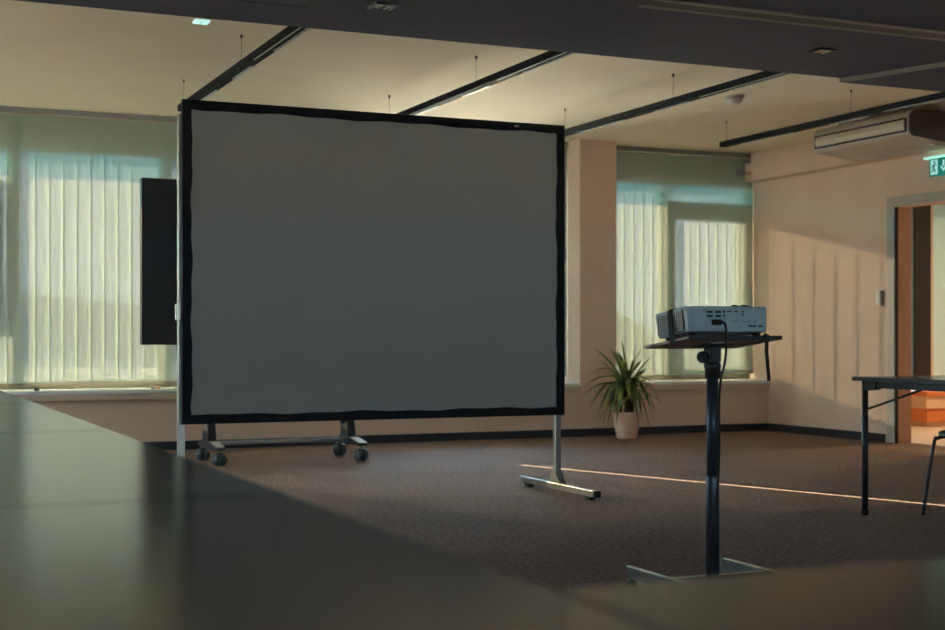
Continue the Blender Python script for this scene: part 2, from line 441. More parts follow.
w5 = thing('fill_window_west', (0,0,0), 'added unseen window in the left wall for daylight fill', 'window'); w5['kind'] = 'structure'  # added beyond the view to brighten ceiling and walls
f3 = MB(); f3.box(XW-.12, XW-.05, WY0, WY1, WZ0, WZ0+.05); f3.box(XW-.12, XW-.05, WY0, WY1, WZ1-.05, WZ1)
for k in range(4):
    yy = WY0+.03+(WY1-WY0-.06)*k/3; f3.box(XW-.12, XW-.05, yy-.03, yy+.03, WZ0+.05, WZ1-.05)
f3.build('window_frame', M['frame'], w5)
MB().box(XW-.09, XW-.08, WY0+.05, WY1-.05, WZ0+.04, WZ1-.04).build('pane', M['glass'], w5)
w5 = thing('fill_window_south', (0,0,0), 'added unseen window band in the rear wall for daylight fill', 'window'); w5['kind'] = 'structure'  # added behind the camera as cool fill for the screen side
f5 = MB(); f5.box(SX[0], SX[1], YS-.12, YS-.05, 1.2, 1.25); f5.box(SX[0], SX[1], YS-.12, YS-.05, 1.70, 1.75)
for k in range(9):
    xx = SX[0]+.03+(SX[1]-SX[0]-.06)*k/8; f5.box(xx-.03, xx+.03, YS-.12, YS-.05, 1.25, 1.70)
f5.build('window_frame', M['frame'], w5)
MB().box(SX[0]+.04, SX[1]-.04, YS-.09, YS-.08, 1.24, 1.71).build('pane', M['glass'], w5)

# external shutter panel on the far left light
sh = MB()
for k in range(22):
    z = 1.0 + k*.058
    sh.box(-.0, 1.135, 12.16, 12.185, z, z+.055)
tag(sh.build('window_shutter', M['shutter'], None, .002), 'dark slatted panel outside the leftmost window pane at the picture edge', 'shutter')

# ------------------------------------------------------------------ vertical blinds
def blind(x0, x1, label, gaps=()):
    t = thing('vertical_blind', ((x0+x1)/2, 11.95, ZC), label, 'blind')
    ox, oy, oz = t.location
    MB().box(x0-ox, x1-ox, -.028, .028, -.048, -.003).build('head_rail', M['rail'], t, .003)
    m = MB(); edge_shade = MB(); w = .1205; an = R(3.5)
    n = round((x1-x0-w)/.1125)+1
    pitch = (x1-x0-w)/(n-1)
    z1 = -.055; z0 = -(ZC - ZS - .055)
    for k in range(n):
        x = x0 + w/2 + pitch*k
        dx = math.cos(an)*w/2; dy = math.sin(an)*w/2
        vs = [(x-dx-ox, -dy, z0), (x-dx-ox, -dy, z1), (x+dx-ox, dy, z0), (x+dx-ox, dy, z1)]
        m.add(vs, [(0,2,3,1)])
        e0 = .0040; ux = math.cos(an); uy = math.sin(an)
        vs = [(x+dx-ox-e0*ux, dy-e0*uy-.0012, z0), (x+dx-ox-e0*ux, dy-e0*uy-.0012, z1), (x+dx-ox, dy-.0012, z0), (x+dx-ox, dy-.0012, z1)]
        edge_shade.add(vs, [(0,2,3,1)])
    o = m.build('slats', M['blind'], t)
    edge_shade.build('slat_edge_shade', M['blind_edge_shade'], t)  # dark edge strips paint the shade where slats overlap
    return t
GAPX = 3.62
# the left blinds meet with a narrow slit; stretches out of view left uncovered to brighten the room
blind(-2.2, GAPX-.012, 'wide pale vertical blind left of the projection screen')
blind(GAPX+.016, 4.0, 'narrow vertical blind hidden behind the middle of the projection screen')
blind(5.55, 6.325, 'vertical blind beside the column, hidden behind the right end of the projection screen')
blind(6.735, 8.497, 'pale vertical blind in the window right of the column, behind the projector')

# ------------------------------------------------------------------ pendant lights
def pendant(x, label):
    t = thing('linear_pendant_lamp', (x, 8.2, 2.61), label, 'lamp', 'linear pendant lamps under the upper ceiling')
    L0, L1 = 6.72-8.2, 10.25-8.2
    MB().box(-.034, .034, L0, L1, .004, .05).build('lamp_housing', M['lamp_body'], t, .003)
    for a, b in ((9.25, 10.0), (8.35, 8.8)):
        MB().box(.010, .03, a-8.2, b-8.2, -.001, .0035).build('lamp_diffuser', M['lamp_reflector'], t)
    m = MB()
    y = 6.85
    while y < 7.85:
        m.box(0.012, .03, y-8.2, y-8.2+.022, -.001, .0035); y += .036
    m.build('louvre', M['lamp_reflector'], t)
    m = MB().box(-.026, -.018, 6.8-8.2, 8.15-8.2, .001, .0035); m.build('reflector_strip', M['lamp_reflector'], t)
    for yy in (10.19-8.2, 8.53-8.2):
        w = MB().cyl((0, yy, .0505), (0, yy, .2285), .0014, seg=8); w.cyl((0,yy,.0505),(0,yy,.062),.006,seg=10)
        wo = w.build('suspension_wire', M['wire'], t)
        MB().cyl((0, yy, .208), (0, yy, .2295), .007, .009, seg=14).build('ceiling_cap', M['wire'], wo)
    return t
pendant(2.215, 'leftmost linear ceiling lamp, above the left corner of the projection screen')
pendant(3.825, 'linear ceiling lamp above the middle of the projection screen')
pendant(5.375, 'linear ceiling lamp running from the right corner of the screen past the column')
pendant(6.965, 'rightmost linear ceiling lamp, in front of the air conditioner')

# ceiling spots
def spot(x, y, z, s, lit, label):
    t = thing('recessed_spotlight', (x, y, z), label, 'spotlight', None)
    m = MB(); h = s/2; b = s*.13
    for (a0, a1, b0, b1) in ((-h, h, -h, -h+b), (-h, h, h-b, h), (-h, -h+b, -h+b, h-b), (h-b, h, -h+b, h-b)):
        m.box(a0, a1, b0, b1, -.012, -.0005)
    m.build('trim_ring', M['spot_lit'] if lit else M['black_plastic'], t)
    if lit:
        MB().box(-h+b, h-b, -h+b, h-b, -.009, -.001).build('lamp_glass', M['spot_lit'], t)
        c = MB(); c.box(-.003, .003, -h+b, h-b, -.011, -.0092); c.build('divider', M['printing'], t)
    else:
        MB().box(-h+b, h-b, -h+b, h-b, -.003, -.001).build('recess', M['dark_metal'], t)
        for (cx, cy) in ((-.18, -.18), (.18, -.18), (-.18, .18), (.18, .18)):
            Mx = Matrix.Translation((cx*s, cy*s, -.0105))
            MB().lathe([(s*.13, 0), (s*.10, .003), (s*.04, .0065)], 20, Mx).build('reflector_cup', M['spot'], t)
    return t
spot(2.23, 6.02, ZB, .115, False, 'square black recessed spotlight in the bulkhead above the screen')
spot(4.716, 6.01, ZB, .105, False, 'square recessed spotlight in the right part of the bulkhead')
spot(1.90, 8.25, ZC, .085, True, 'small glowing square spotlight at the bulkhead edge, upper left')

# linear slot in the bulkhead
sg = thing('linear_slot_diffuser', (6.3, 5.47, ZB), 'pale double line slot profile in the dark bulkhead at upper right', 'air vent')
for dy in (-.085, .045):
    MB().box(-3.0, 2.1, dy, dy+.035, -.008, -.0005).build('profile', M['bulkhead_trim'], sg, .001)
MB().box(-3.0, 2.1, -.048, .043, -.004, -.0005).build('slot', M['black_plastic'], sg)
hp = thing('access_panel', (1.62, 5.9, ZB), 'square access hatch in the dark bulkhead at the top edge', 'hatch')
pm = MB()
for (a0, a1, b0, b1) in ((-.31,.31,-.31,-.285),(-.31,.31,.285,.31),(-.31,-.285,-.285,.285),(.285,.31,-.285,.285)):
    pm.box(a0, a1, b0, b1, -.006, -.0005)
pm.build('panel_frame', M['dark_metal'], hp)
MB().box(-.278, .278, -.278, .278, -.004, -.0005).build('panel', M['bulkhead'], hp)

# smoke detector
sd = thing('smoke_detector', (6.31, 9.12, ZC), 'round white smoke detector on the cream ceiling', 'smoke detector')
MB().lathe([(.075,-.001),(.078,-.012),(.072,-.022)], 32).build('mounting_plate', M['detector'], sd)
MB().lathe([(.055,-.0225),(.06,-.034),(.052,-.052),(.034,-.064),(.012,-.068)], 32).build('sensor_dome', M['detector'], sd)

# ------------------------------------------------------------------ air conditioner
ac = thing('ceiling_air_conditioner', (8.06, 9.42, 2.52), 'cream ceiling mounted air conditioner at upper right against the wall soffit', 'air conditioner')
ox, oy, oz = ac.location
prof = [(8.352,2.795),(7.88,2.795),(7.82,2.785),(7.785,2.755),(7.775,2.72),(7.775,2.63),(7.785,2.60),(7.82,2.578),(8.10,2.548),(8.30,2.53),(8.352,2.53)]
prof = [(x-ox, z-oz) for x, z in prof]
MB().prism(prof, -.60, .60, 'Y').build('casing', M['ac'], ac, .006, 3)
prE = [(x*.99+.003, z) for x, z in prof]
MB().prism(prof, -.622, -.6005, 'Y').build('end_cap', M['ac_end'], ac, .004)
MB().prism(prof, .6005, .622, 'Y').build('end_cap', M['ac'], ac, .004)
sm = MB()
sm.box(7.766-ox, 7.7745-ox, -.585, .585, 2.712-oz, 2.724-oz); sm.box(7.766-ox, 7.7745-ox, -.585, .585, 2.610-oz, 2.624-oz)
sm.box(7.766-ox, 7.7745-ox, -.585, -.570, 2.624-oz, 2.712-oz); sm.box(7.766-ox, 7.7745-ox, .570, .585, 2.624-oz, 2.712-oz)
sm.build('outlet_slot', M['dark_frame'], ac)
MB().prism([(7.7740-ox,2.706-oz),(7.766-ox,2.706-oz),(7.756-ox,2.668-oz),(7.766-ox,2.630-oz),(7.7740-ox,2.630-oz)], -.565, .565, 'Y').build('louvre_flap', M['flap'], ac, .002)
gm = MB()
for k in range(10):
    gm.box(8.02-ox+k*.028, 8.035-ox+k*.028, -.35, .35, 2.537-oz, 2.5395-oz)
gm.box(8.08-ox, 8.2-ox, -.56, -.50, 2.527-oz, 2.537-oz)
gm.box(8.15-ox, 8.27-ox, .16, .25, 2.522-oz, 2.534-oz)
gm.build('intake_grille', M['ac'], ac)
for yy in (-.35, .48):
    MB().cyl((-.10, yy, .2755), (-.10, yy, .3185), .006, seg=10).build('hanger_rod', M['wire'], ac)

# small grey box on bracket, end of the soffit
sb = thing('sensor_box', (8.30, 11.80, 2.62), 'small grey box on a bracket at the window end of the wall soffit', 'sensor')
MB().box(-.10, -.03, -.03, .03, -.035, .035).build('housing', M['rail'], sb, .005)
MB().box(-.03, .0585, -.012, .012, -.012, .012).build('bracket', M['sill_edge'], sb, .002)

# ------------------------------------------------------------------ exit sign (on the east wall above the door)
ex = thing('exit_sign', (8.5, 9.185, 2.33), 'green emergency exit sign with running figure and down arrow above the door', 'exit sign')
MB().box(-.060, -.002, -.185, .205, .152, .169).build('lamp_bar', M['sign_bar'], ex, .004)
MB().box(-.036, -.022, -.155, .155, -.005, .150).build('sign_plate', M['sign_green'], ex, .002)
# pictogram: y decreases to the right as seen from the room
def yz(pts): return [(.155 - u, w) for u, w in pts]
d = MB(); d.prism(yz([(.022,.012),(.105,.012),(.105,.138),(.022,.138)]), -.0385, -.0365, 'X'); d.build('door_symbol', M['sign_white'], ex)
r = MB()
cx, cz = .070, .118
r.prism(yz([(cx+.011*math.cos(a*math.pi/6), cz+.011*math.sin(a*math.pi/6)) for a in range(12)]), -.0405, -.0388, 'X')
for poly in ([(.056,.102),(.074,.104),(.068,.062),(.050,.064)],                      # torso
             [(.050,.066),(.066,.064),(.082,.050),(.078,.024),(.068,.024),(.070,.044),(.056,.052)],
             [(.050,.066),(.062,.062),(.052,.040),(.030,.030),(.028,.040),(.043,.048)],
             [(.072,.102),(.092,.084),(.098,.090),(.076,.106)],
             [(.058,.100),(.040,.088),(.034,.070),(.041,.068),(.047,.082),(.060,.090)]):
    r.prism(yz(poly), -.0405, -.0388, 'X')
r.build('running_figure', M['sign_green'], ex)
a = MB()
a.prism(yz([(.165,.128),(.185,.128),(.185,.082),(.175,.074),(.165,.082)]), -.0385, -.0365, 'X')
a.prism(yz([(.175,.030),(.212,.070),(.200,.082),(.175,.056),(.150,.082),(.138,.070)]), -.0385, -.0365, 'X')
a.build('down_arrow', M['sign_white'], ex)

# light switch
ls = thing('wall_switch', (8.5, 10.0, 1.24), 'small white and dark wall control beside the door casing', 'switch')
MB().box(-.022, -.001, -.012, .048, 0, .135).build('cover', M['switch'], ls, .004)
MB().box(-.024, -.001, -.048, -.0125, -.006, .130).build('dark_strip', M['switch_dark'], ls, .004)  # strip darker than the cover next to it

# ------------------------------------------------------------------ door opening
d1 = thing('door_1', (0,0,0), 'open doorway in the right wall with grey casing and wood jamb', 'door'); d1['kind'] = 'structure'
cm = MB()
cm.box(8.482, 8.499, 9.8, 9.90, .001, 2.20); cm.box(8.482, 8.499, 8.80, 8.9, .001, 2.20); cm.box(8.482, 8.499, 8.9, 9.8, 2.11, 2.20)
cm.build('casing', M['door_frame'], d1, .004)
jm = MB(); jm.box(8.505, 8.66, 9.780, 9.799, .001, 2.11); jm.build('jamb', M['jamb'], d1, .002)
MB().box(8.505, 8.66, 8.901, 8.92, .001, 2.11).build('jamb', M['jamb'], d1, .002)
MB().box(8.505, 8.66, 8.901, 9.799, 2.111, 2.129).build('jamb_head', M['jamb'], d1, .002)
MB().box(8.4835, 8.505, 9.776, 9.7985, .001, 2.108).build('door_seal', M['rubber'], d1)

# ------------------------------------------------------------------ adjoining room through the door
AX1 = 13.0
structure('floor_hall', MB().box(8.661, AX1, 7.0, YO, -.12, .0), M['corridor_floor'], 'pale floor of the adjoining room through the doorway', 'floor')
structure('ceiling_hall', MB().box(8.661, AX1, 7.0, YO, 2.6, 2.7), M['corridor_wall'], 'ceiling of the adjoining room', 'ceiling')
structure('wall_hall', MB().box(AX1, AX1+.2, 7.0, YO, 0, 2.6).box(8.661, AX1, 6.8, 7.0, 0, 2.6), M['corridor_wall'], 'walls of the adjoining room', 'wall')
hn = MB(); hn.box(8.661, AX1, 12.0, YO, 0, .40); hn.box(8.661, 10.58, 12.0, YO, .4, 2.6); hn.box(10.58, AX1, 12.0, YO, 2.45, 2.6)
structure('wall_hall_north', hn, M['corridor_wall'], 'outer wall of the adjoining room', 'wall')
w4 = thing('window_4', (0,0,0), 'bright window of the adjoining room seen through the doorway', 'window'); w4['kind'] = 'structure'
MB().box(10.62, 10.812, 11.90, 11.97, .41, 2.44).build('frame_post', M['dark_frame'], w4, .004)
MB().box(10.815, 10.855, 11.91, 11.97, .41, 2.44).build('frame_post', M['door_frame'], w4, .004)
MB().box(10.86, AX1, 12.03, 12.10, .41, .47).build('frame_rail', M['door_frame'], w4, .004)
MB().box(10.855, AX1-.01, 12.085, 12.093, .47, 2.44).build('pane', M['glass'], w4)
rb = thing('sky_dimmer_blind', (11.8, 11.99, 2.42), 'pale translucent blind added to dim the sky in the window beyond the doorway', 'blind')  # added so the bright sky behind it does not burn out
MB().box(-1.21, 1.15, -.002, -.0005, -1.93, 0).build('fabric', M['shade'], rb)
MB().box(-1.21, 1.15, -.02, .018, .0005, .05).build('roller_tube', M['rail'], rb, .01)
bn = thing('wooden_bench', (11.6, 11.6, 0), 'orange and pale wooden bench below the window beyond the doorway', 'bench')
MB().box(-1.3, 1.2, -.2, .2, .325, .375).build('seat_board', M['orange_wood'], bn, .006)
MB().box(-1.28, 1.18, -.17, .19, .225, .3245).build('upper_panel', M['pale_wood'], bn, .004)
MB().box(-1.3, 1.2, -.2, .2, .195, .2245).build('middle_board', M['pale_wood'], bn, .004)
MB().box(-1.28, 1.18, -.18, .19, .055, .1945).build('lower_panel', M['orange_wood'], bn, .004)
MB().box(-1.24, 1.14, -.14, .17, .001, .0545).build('plinth', M['pale_wood'], bn, .004)
hl = thing('hall_fill_lamp', (10.6, 9.9, 2.6), 'added unseen warm fill lamp in the adjoining room', 'lamp')  # added out of view to warm and brighten the adjoining room
MB().lathe([(.16,-.001),(.17,-.03),(.12,-.05)], 32).build('fill_lamp_shade', mat('fill_lamp_opal', (.9,.8,.65), .4, emit=(1,.72,.45), estr=2, noise=.02), hl)
ld = bpy.data.lights.new('hall_fill_light', 'AREA'); ld.shape = 'DISK'; ld.size = .3; ld.energy = 24; ld.color = (1, .70, .42)
lo = bpy.data.objects.new('hall_fill_light', ld); COL.objects.link(lo); lo.parent = hl; lo.location = (0,0,-.06)

# ------------------------------------------------------------------ projection screen
SX0, SX1, SZ0, SZ1, SY = 1.620, 3.945, .477, 2.234, 7.50
ps = thing('projection_screen', ((SX0+SX1)/2, SY, 0), 'large grey projection screen with black border on aluminium legs', 'projection screen')
ox = (SX0+SX1)/2
hw = (SX1-SX0)/2; bw = .050
def ring(n=40):
    """black fabric border, its inner edge slightly wavy"""
    m = MB()
    def wav(t, s): return .0035*math.sin(t*9+s) + .003*math.sin(t*23+s*2)
    outer = []; inner = []
    cs = [(-hw,SZ0),(hw,SZ0),(hw,SZ1),(-hw,SZ1)]
    ci = [(-hw+bw,SZ0+bw),(hw-bw,SZ0+bw),(hw-bw,SZ1-bw),(-hw+bw,SZ1-bw)]
    nrm = [(0,1),(-1,0),(0,-1),(1,0)]
    for e in range(4):
        for k in range(n):
            t = k/n
            a = cs[e]; b = cs[(e+1)%4]; outer.append((a[0]+(b[0]-a[0])*t, a[1]+(b[1]-a[1])*t))
            a = ci[e]; b = ci[(e+1)%4]; w = wav(t*2, e*1.7)*min(1, k/4)
            inner.append((a[0]+(b[0]-a[0])*t + nrm[e][0]*w, a[1]+(b[1]-a[1])*t + nrm[e][1]*w))
    N = len(outer)
    vs = [(x,-.016,z) for x,z in outer] + [(x,-.016,z) for x,z in inner] + [(x,.016,z) for x,z in outer] + [(x,.016,z) for x,z in inner]
    fs = []
    for i in range(N):
        j = (i+1)%N
        fs += [(i,j,N+j,N+i), (2*N+i,3*N+i,3*N+j,2*N+j), (i,2*N+i,2*N+j,j), (N+i,N+j,3*N+j,3*N+i)]
    return m.add(vs, fs)
ring().build('border', M['black_fabric'], ps)
g = MB(); nx, nz = 24, 18
vs = []; fs = []
for i in range(nx+1):
    for j in range(nz+1):
        x = -hw+bw-.012 + (2*hw-2*bw+.024)*i/nx; z = SZ0+bw-.012 + (SZ1-SZ0-2*bw+.024)*j/nz
        vs.append((x, -.004, z))
for i in range(nx):
    for j in range(nz):
        a = i*(nz+1)+j; fs.append((a, a+nz+1, a+nz+2, a+1))
n0 = len(vs); vs2 = [(x, .002, z) for x,_,z in vs]
g.add(vs + vs2, fs + [tuple(n0+q for q in f[::-1]) for f in fs], True)
g.build('screen_surface', M['screen'], ps)
sn = MB().box(hw-.34, hw-.31, -.018, -.0165, SZ1-.03, SZ1-.018).build('press_stud', M['alu'], ps)
def screen_leg(x):
    lg = MB().box(x-.019, x+.019, .030, .066, .062, 2.16).build('leg', M['alu'], ps, .003)
    MB().box(x-.021, x+.021, -.44, .50, .022, .060).build('foot_bar', M['alu'], lg, .003)
    for yy, pm_ in ((-.4525, M['rubber']), (.5125, M['alu'])): MB().box(x-.0215, x+.0215, yy-.012, yy+.012, .0215, .0605).build('end_plug', pm_, lg, .003)
    for yy in (-.37, .43): MB().box(x-.018, x+.018, yy-.03, yy+.03, .0005, .0215).build('foot_pad', M['rubber'], lg, .003)
    b = MB()
    for sx in (-.0225, .0195):
        b.prism([(-.04,.0605),(.126,.0605),(.085,.105),(.068,.14),(.028,.14),(.011,.105)], x+sx, x+sx+.003, 'X')
    b.build('gusset_plate', M['alu'], lg)
    for zz in (1.085,):
        c = MB().box(x-.024, x+.024, .017, .029, zz-.045, zz+.045)
        c.build('clamp', M['alu'], lg, .004)
        MB().box(x-.032, x-.0195, .034, .060, zz-.045, zz+.045).build('latch', M['alu'], lg, .006)
    return lg
screen_leg(-hw+.006); screen_leg(hw-.020)

# ------------------------------------------------------------------ large display on a mobile cart
dp = thing('mobile_display_cart', (3.0, 10.32, 0), 'large dark display on a wheeled cart standing behind the projection screen', 'display cart')
MB().box(-1.075, 1.075, -.045, .03, .892, 2.118).build('display_bezel', M['black_plastic'], dp, .006)
MB().box(-1.055, 1.055, -.0475, -.0455, .915, 2.098).build('display_glass', M['display'], dp)
MB().box(-.55, .55, .031, .058, 1.2, 1.8).build('mounting_plate', M['dark_metal'], dp, .004)
for sx in (-.55, .55):
    p = MB().prism([(-.085, .155), (.085, .155), (.045, .42), (.04, 1.85), (-.02, 1.85), (-.045, .42)], sx-.03, sx+.03, 'X')
    # posts stand just behind the display
    q = MB()
    q.prism([(.06-.10, .1725), (.06+.10, .1725), (.060+.055, .50), (.105, 1.85), (.060, 1.85), (.060, .50)], sx-.032, sx+.032, 'X')
    q.build('post', M['dark_metal'], dp, .005)
    f = MB().prism([(-.30,.120),(-.30,.140),(-.06,.171),(.18,.171),(.30,.140),(.30,.120)], sx-.035, sx+.035, 'X').build('foot', M['dark_metal'], dp, .004)
    MB().prism([(-.300,.1415),(-.298,.1465),(-.10,.1725),(-.10,.1672)], sx-.033, sx+.033, 'X').build('foot_cap', M['cap'], f)
    for yy in (-.255, .265):
        c = MB()
        c.cyl((sx, yy, .119), (sx, yy, .112), .022, seg=20)
        c.box(sx-.020, sx+.020, yy-.020, yy+.020, .100, .112)
        co = c.build('caster', M['alu'], f, .004)
        wh = MB()
        for s2_ in (-1, 1):
            wh.ball((sx+s2_*.019, yy, .0495), .0485, 28, 16, (.75,1,1))
        wh.build('wheel', M['caster'], co)
        MB().cyl((sx-.060, yy, .0495), (sx+.060, yy, .0495), .009, seg=14).build('axle', M['alu'], co)
MB().box(-.514, .514, -.02, .02, .138, .168).build('cross_bar', M['base'], dp, .004)
kb = MB().cyl((.517, .0, .30), (.47, -.01, .28), .012, .018, seg=14); kb.build('clamp_knob', M['black_plastic'], dp)

# ------------------------------------------------------------------ potted plant
px, py = 6.60, 11.28
pt = thing('potted_plant', (px, py, 0), 'dracaena with arching narrow leaves in a beige pot below the column', 'plant')
MB().lathe([(.085,.001),(.092,.006),(.108,.08),(.119,.16),(.124,.225),(.126,.25),(.118,.252),(.113,.235)], 40).build('pot', M['pot'], pt)
MB().lathe([(.001,.228),(.112,.2285),(.1125,.222)], 30, cap=False).build('soil', M['soil'], pt)
tk = MB(); tk.tube([(0,0,.223),(.01,0,.32),(-.01,.01,.44),(-.015,.0,.52)], [.034,.032,.03,.024], 14)
tk.tube([(.03,-.02,.223),(.05,-.03,.33),(.055,-.03,.42)], [.022,.02,.016], 12)
tk.tube([(-.05,.03,.223),(-.055,.03,.30),(-.07,.03,.38)], [.018,.017,.014], 12)
tk.build('trunk', M['trunk'], pt)
def leaf(m, base, az, el, length, droop, w):
    """arching strap leaf with a fold along the midrib"""
    n = 12; p = Vector(base); e = el; vs = []; fs = []
    st = length/n
    for i in range(n+1):
        t = i/n
        d = Vector((math.cos(az)*math.cos(e), math.sin(az)*math.cos(e), math.sin(e)))
        side = Vector((-math.sin(az), math.cos(az), 0)); nn = side.cross(d)
        ww = w*(.55+1.0*t*2 if t < .22 else 1.0)*(1-max(0,(t-.35)/.65)**1.6) if t < 1 else 0
        ww = max(min(ww, w), .0008)
        vs += [p - side*ww/2 + nn*ww*.16, p.copy(), p + side*ww/2 + nn*ww*.16]
        p = p + d*st; e -= droop*st*(1+1.2*t)
        e = max(e, -1.5)
    for i in range(n):
        for k in range(2):
            fs.append((i*3+k, i*3+k+1, i*3+k+4, i*3+k+3))
    m.add([tuple(v) for v in vs], fs, True)
lm = MB()
crown = Vector((-.01, 0, .515))
ws = .052
RU = Vector((.9135, -.4067, 0)); RD = Vector((.4067, .9135, 0))
def blade(m, base, tip, lift, w, roll=0.0):
    """strap leaf from base to tip, bowed upward by lift"""
    base = Vector(base); tip = Vector(tip); n = 12
    ctrl = (base+tip)/2 + Vector((0,0,lift)); vs = []; fs = []
    for i in range(n+1):
        t = i/n
        p = base*(1-t)**2 + ctrl*2*t*(1-t) + tip*t*t
        d = ((ctrl-base)*(1-t) + (tip-ctrl)*t).normalized()
        side = d.cross(Vector((0,0,1)))
        if side.length < .05: side = RU.copy()
        side.normalize(); side = (Matrix.Rotation(roll, 3, d) @ side)
        nn = side.cross(d)
        ww = max(w*min(1, .5+2.2*t)*(1-max(0,(t-.55)/.45)**1.7), .0015)
        vs += [tuple(p - side*ww/2 + nn*ww*.14), tuple(p), tuple(p + side*ww/2 + nn*ww*.14)]
    for i in range(n):
        for k in range(2): fs.append((i*3+k, i*3+k+1, i*3+k+4, i*3+k+3))
    m.add(vs, fs, True)
random.seed(5)
# (sideways, up, depth, lift) of each tip relative to the crown
tips = [(-.19,.36,.05,.05),(-.31,.30,-.05,.08),(-.27,.20,.12,.07),(-.42,-.13,-.05,.22),(-.36,-.02,.15,.16),(-.25,-.36,-.06,.30),(-.31,-.22,.10,.28),
        (-.04,.36,.0,.03),(.10,.24,.08,.05),(.17,.33,-.04,.05),(.14,.20,-.12,.03),(.26,.23,.05,.07),(.36,.06,.0,.12),(.22,.12,.16,.08),
        (.27,-.37,-.03,.36),(.24,-.24,.10,.30),(.19,-.12,-.16,.20),(-.14,-.32,-.14,.30),(-.10,-.22,-.20,.24),(.06,-.26,-.20,.28),(.13,-.30,-.12,.32),
        (-.02,.20,-.16,.05),(-.12,.28,-.10,.05),(.04,.10,-.26,.12),(-.18,.06,-.22,.14),(.20,.02,-.22,.14),(-.20,-.14,-.18,.22),(.0,-.14,-.26,.22),
        (-.05,.26,.2,.06),(.08,.1,.26,.1),(-.15,.1,.24,.1),(.22,-.16,.2,.24),(-.2,-.2,.2,.26),(.02,-.3,.2,.3),(-.16,-.38,.05,.36),(.17,-.36,.06,.34),(-.3,.1,.0,.14),(.3,-.08,.05,.22),(-.27,-.34,.02,.36),(.30,-.30,.04,.34),(-.22,-.42,-.04,.38),(.22,-.44,-.04,.40),(-.34,-.26,.08,.32),(.10,-.38,-.14,.34),(-.10,-.38,-.14,.34),(.33,-.18,-.02,.30)]
tips = [(u, v*1.12 if v > 0 else v, d, l) for u, v, d, l in tips]
for k, (u, v, dpt, lift) in enumerate(tips):
    b0 = crown + Vector((random.uniform(-.012,.012), random.uniform(-.012,.012), random.uniform(-.10,.03)))
    blade(lm, b0, crown + RU*u + RD*dpt + Vector((0,0,v)), lift*.9, ws*random.uniform(.85,1.15), random.uniform(-.5,.5))
for k in range(12):
    az = k*2.399+1; t = k/12
    leaf(lm, Vector((.055,-.03,.415-.05*t)), az, 1.1-1.0*t, random.uniform(.24,.36), 4.2+random.uniform(-.6,.8), ws*.9)
for k in range(8):
    az = k*2.399+2; t = k/8
    leaf(lm, Vector((-.07,.03,.375-.04*t)), az, 1.1-1.0*t, random.uniform(.2,.3), 4.4, ws*.85)
lm.build('foliage', M['leaf'], pt)
ym = MB(); blade(ym, crown, crown+RU*-.36+RD*.0+Vector((0,0,.09)), .09, ws*.8); blade(ym, crown, crown+RU*.33-RD*.05+Vector((0,0,.08)), .08, ws*.5)
yo = ym.build('yellowed_leaf', M['leaf_yellow'], pt); yo['label'] = 'yellowed leaf'

# ------------------------------------------------------------------ projector stand
SXP, SYP, BZ = 2.838, 4.24, .935
TILT = R(-6.9)
st = thing('projector_stand', (SXP, SYP, 0), 'tall single column projector trolley with tilted tray and H shaped base', 'projector stand')
tilt = Matrix.Translation((0,0,BZ)) @ Matrix.Rotation(TILT, 4, 'X')
bw_, bl_ = .203, .152
poly = [(-bw_+.006,-bl_),(bw_-.012,-bl_),(bw_,-bl_+.02),(bw_,bl_-.012),(bw_-.012,bl_),(-bw_+.012,bl_),(-bw_,bl_-.012),(-bw_,-bl_+.006)]
tb = MB().prism(poly, -.011, .0, 'Z', M=tilt).build('tray', M['board'], st, .002)
em = MB()
em.prism([(-bw_+.004,-bl_-.0045),(bw_-.012,-bl_-.0045),(bw_-.012,-bl_-.0005),(-bw_+.004,-bl_-.0005)], -.012, .001, 'Z', M=tilt)
em.build('tray_edging', M['board_edge'], tb)
# bracket, knob, collar
bk = MB(); bk.box(-.055, .055, -.05, .05, -.018, -.0115, M=tilt)
bk.box(-.022, .022, -.024, .024, .860, .9165)
MB().lathe([(.064,0),(.064,.0022)], 36, tilt @ Matrix.Translation((.012,-.01,-.0138))).build('flange_plate', M['switch'], st)
bk.build('tilt_bracket', M['dark_metal'], st, .003)
kn = MB(); kn.cyl((-.0225,-.004,.878),(-.046,-.016,.878),.010,seg=16)
kn.cyl((-.044,-.015,.878),(-.066,-.027,.878),.023,.021,seg=20,bev=.004)
ko = kn.build('tilt_knob', M['black_plastic'], st)
MB().cyl((-.0662,-.0271,.878),(-.0682,-.0281,.878),.009,seg=16).build('knob_cap', M['dark_metal'], ko)
cl = MB().lathe([(.024,.800),(.028,.803),(.028,.835),(.031,.838),(.031,.850),(.0245,.8595)], 28)
cl.cyl((.0245,0,.820),(.042,-.004,.820),.007,seg=14)
cl.build('height_collar', M['black_plastic'], st)
pl = MB().lathe([(.0215,.45),(.0215,.7995)], 28); pl.build('inner_tube', M['pole'], st)
MB().lathe([(.0245,.0905),(.0245,.445),(.023,.4495)], 28).build('outer_tube', M['pole'], st)
# H base
BT = .090
MB().box(-.173, .233, -.014, .014, .056, BT).build('cross_bar', M['base'], st, .003)
for xx in (-.185, .245):
    rl = MB().box(xx-.011, xx+.011, -.38, .285, .048, BT+.004).build('base_rail', M['base'], st, .003)
    for yy in (-.34, .25):
        c = MB(); c.cyl((xx,yy,.0495),(xx,yy,.042),.014,seg=16); co = c.build('caster', M['black_plastic'], rl)
        w = MB(); w.cyl((xx-.012,yy,.0215),(xx+.012,yy,.0215),.021,seg=24,bev=.003); w.build('wheel', M['rubber'], co)

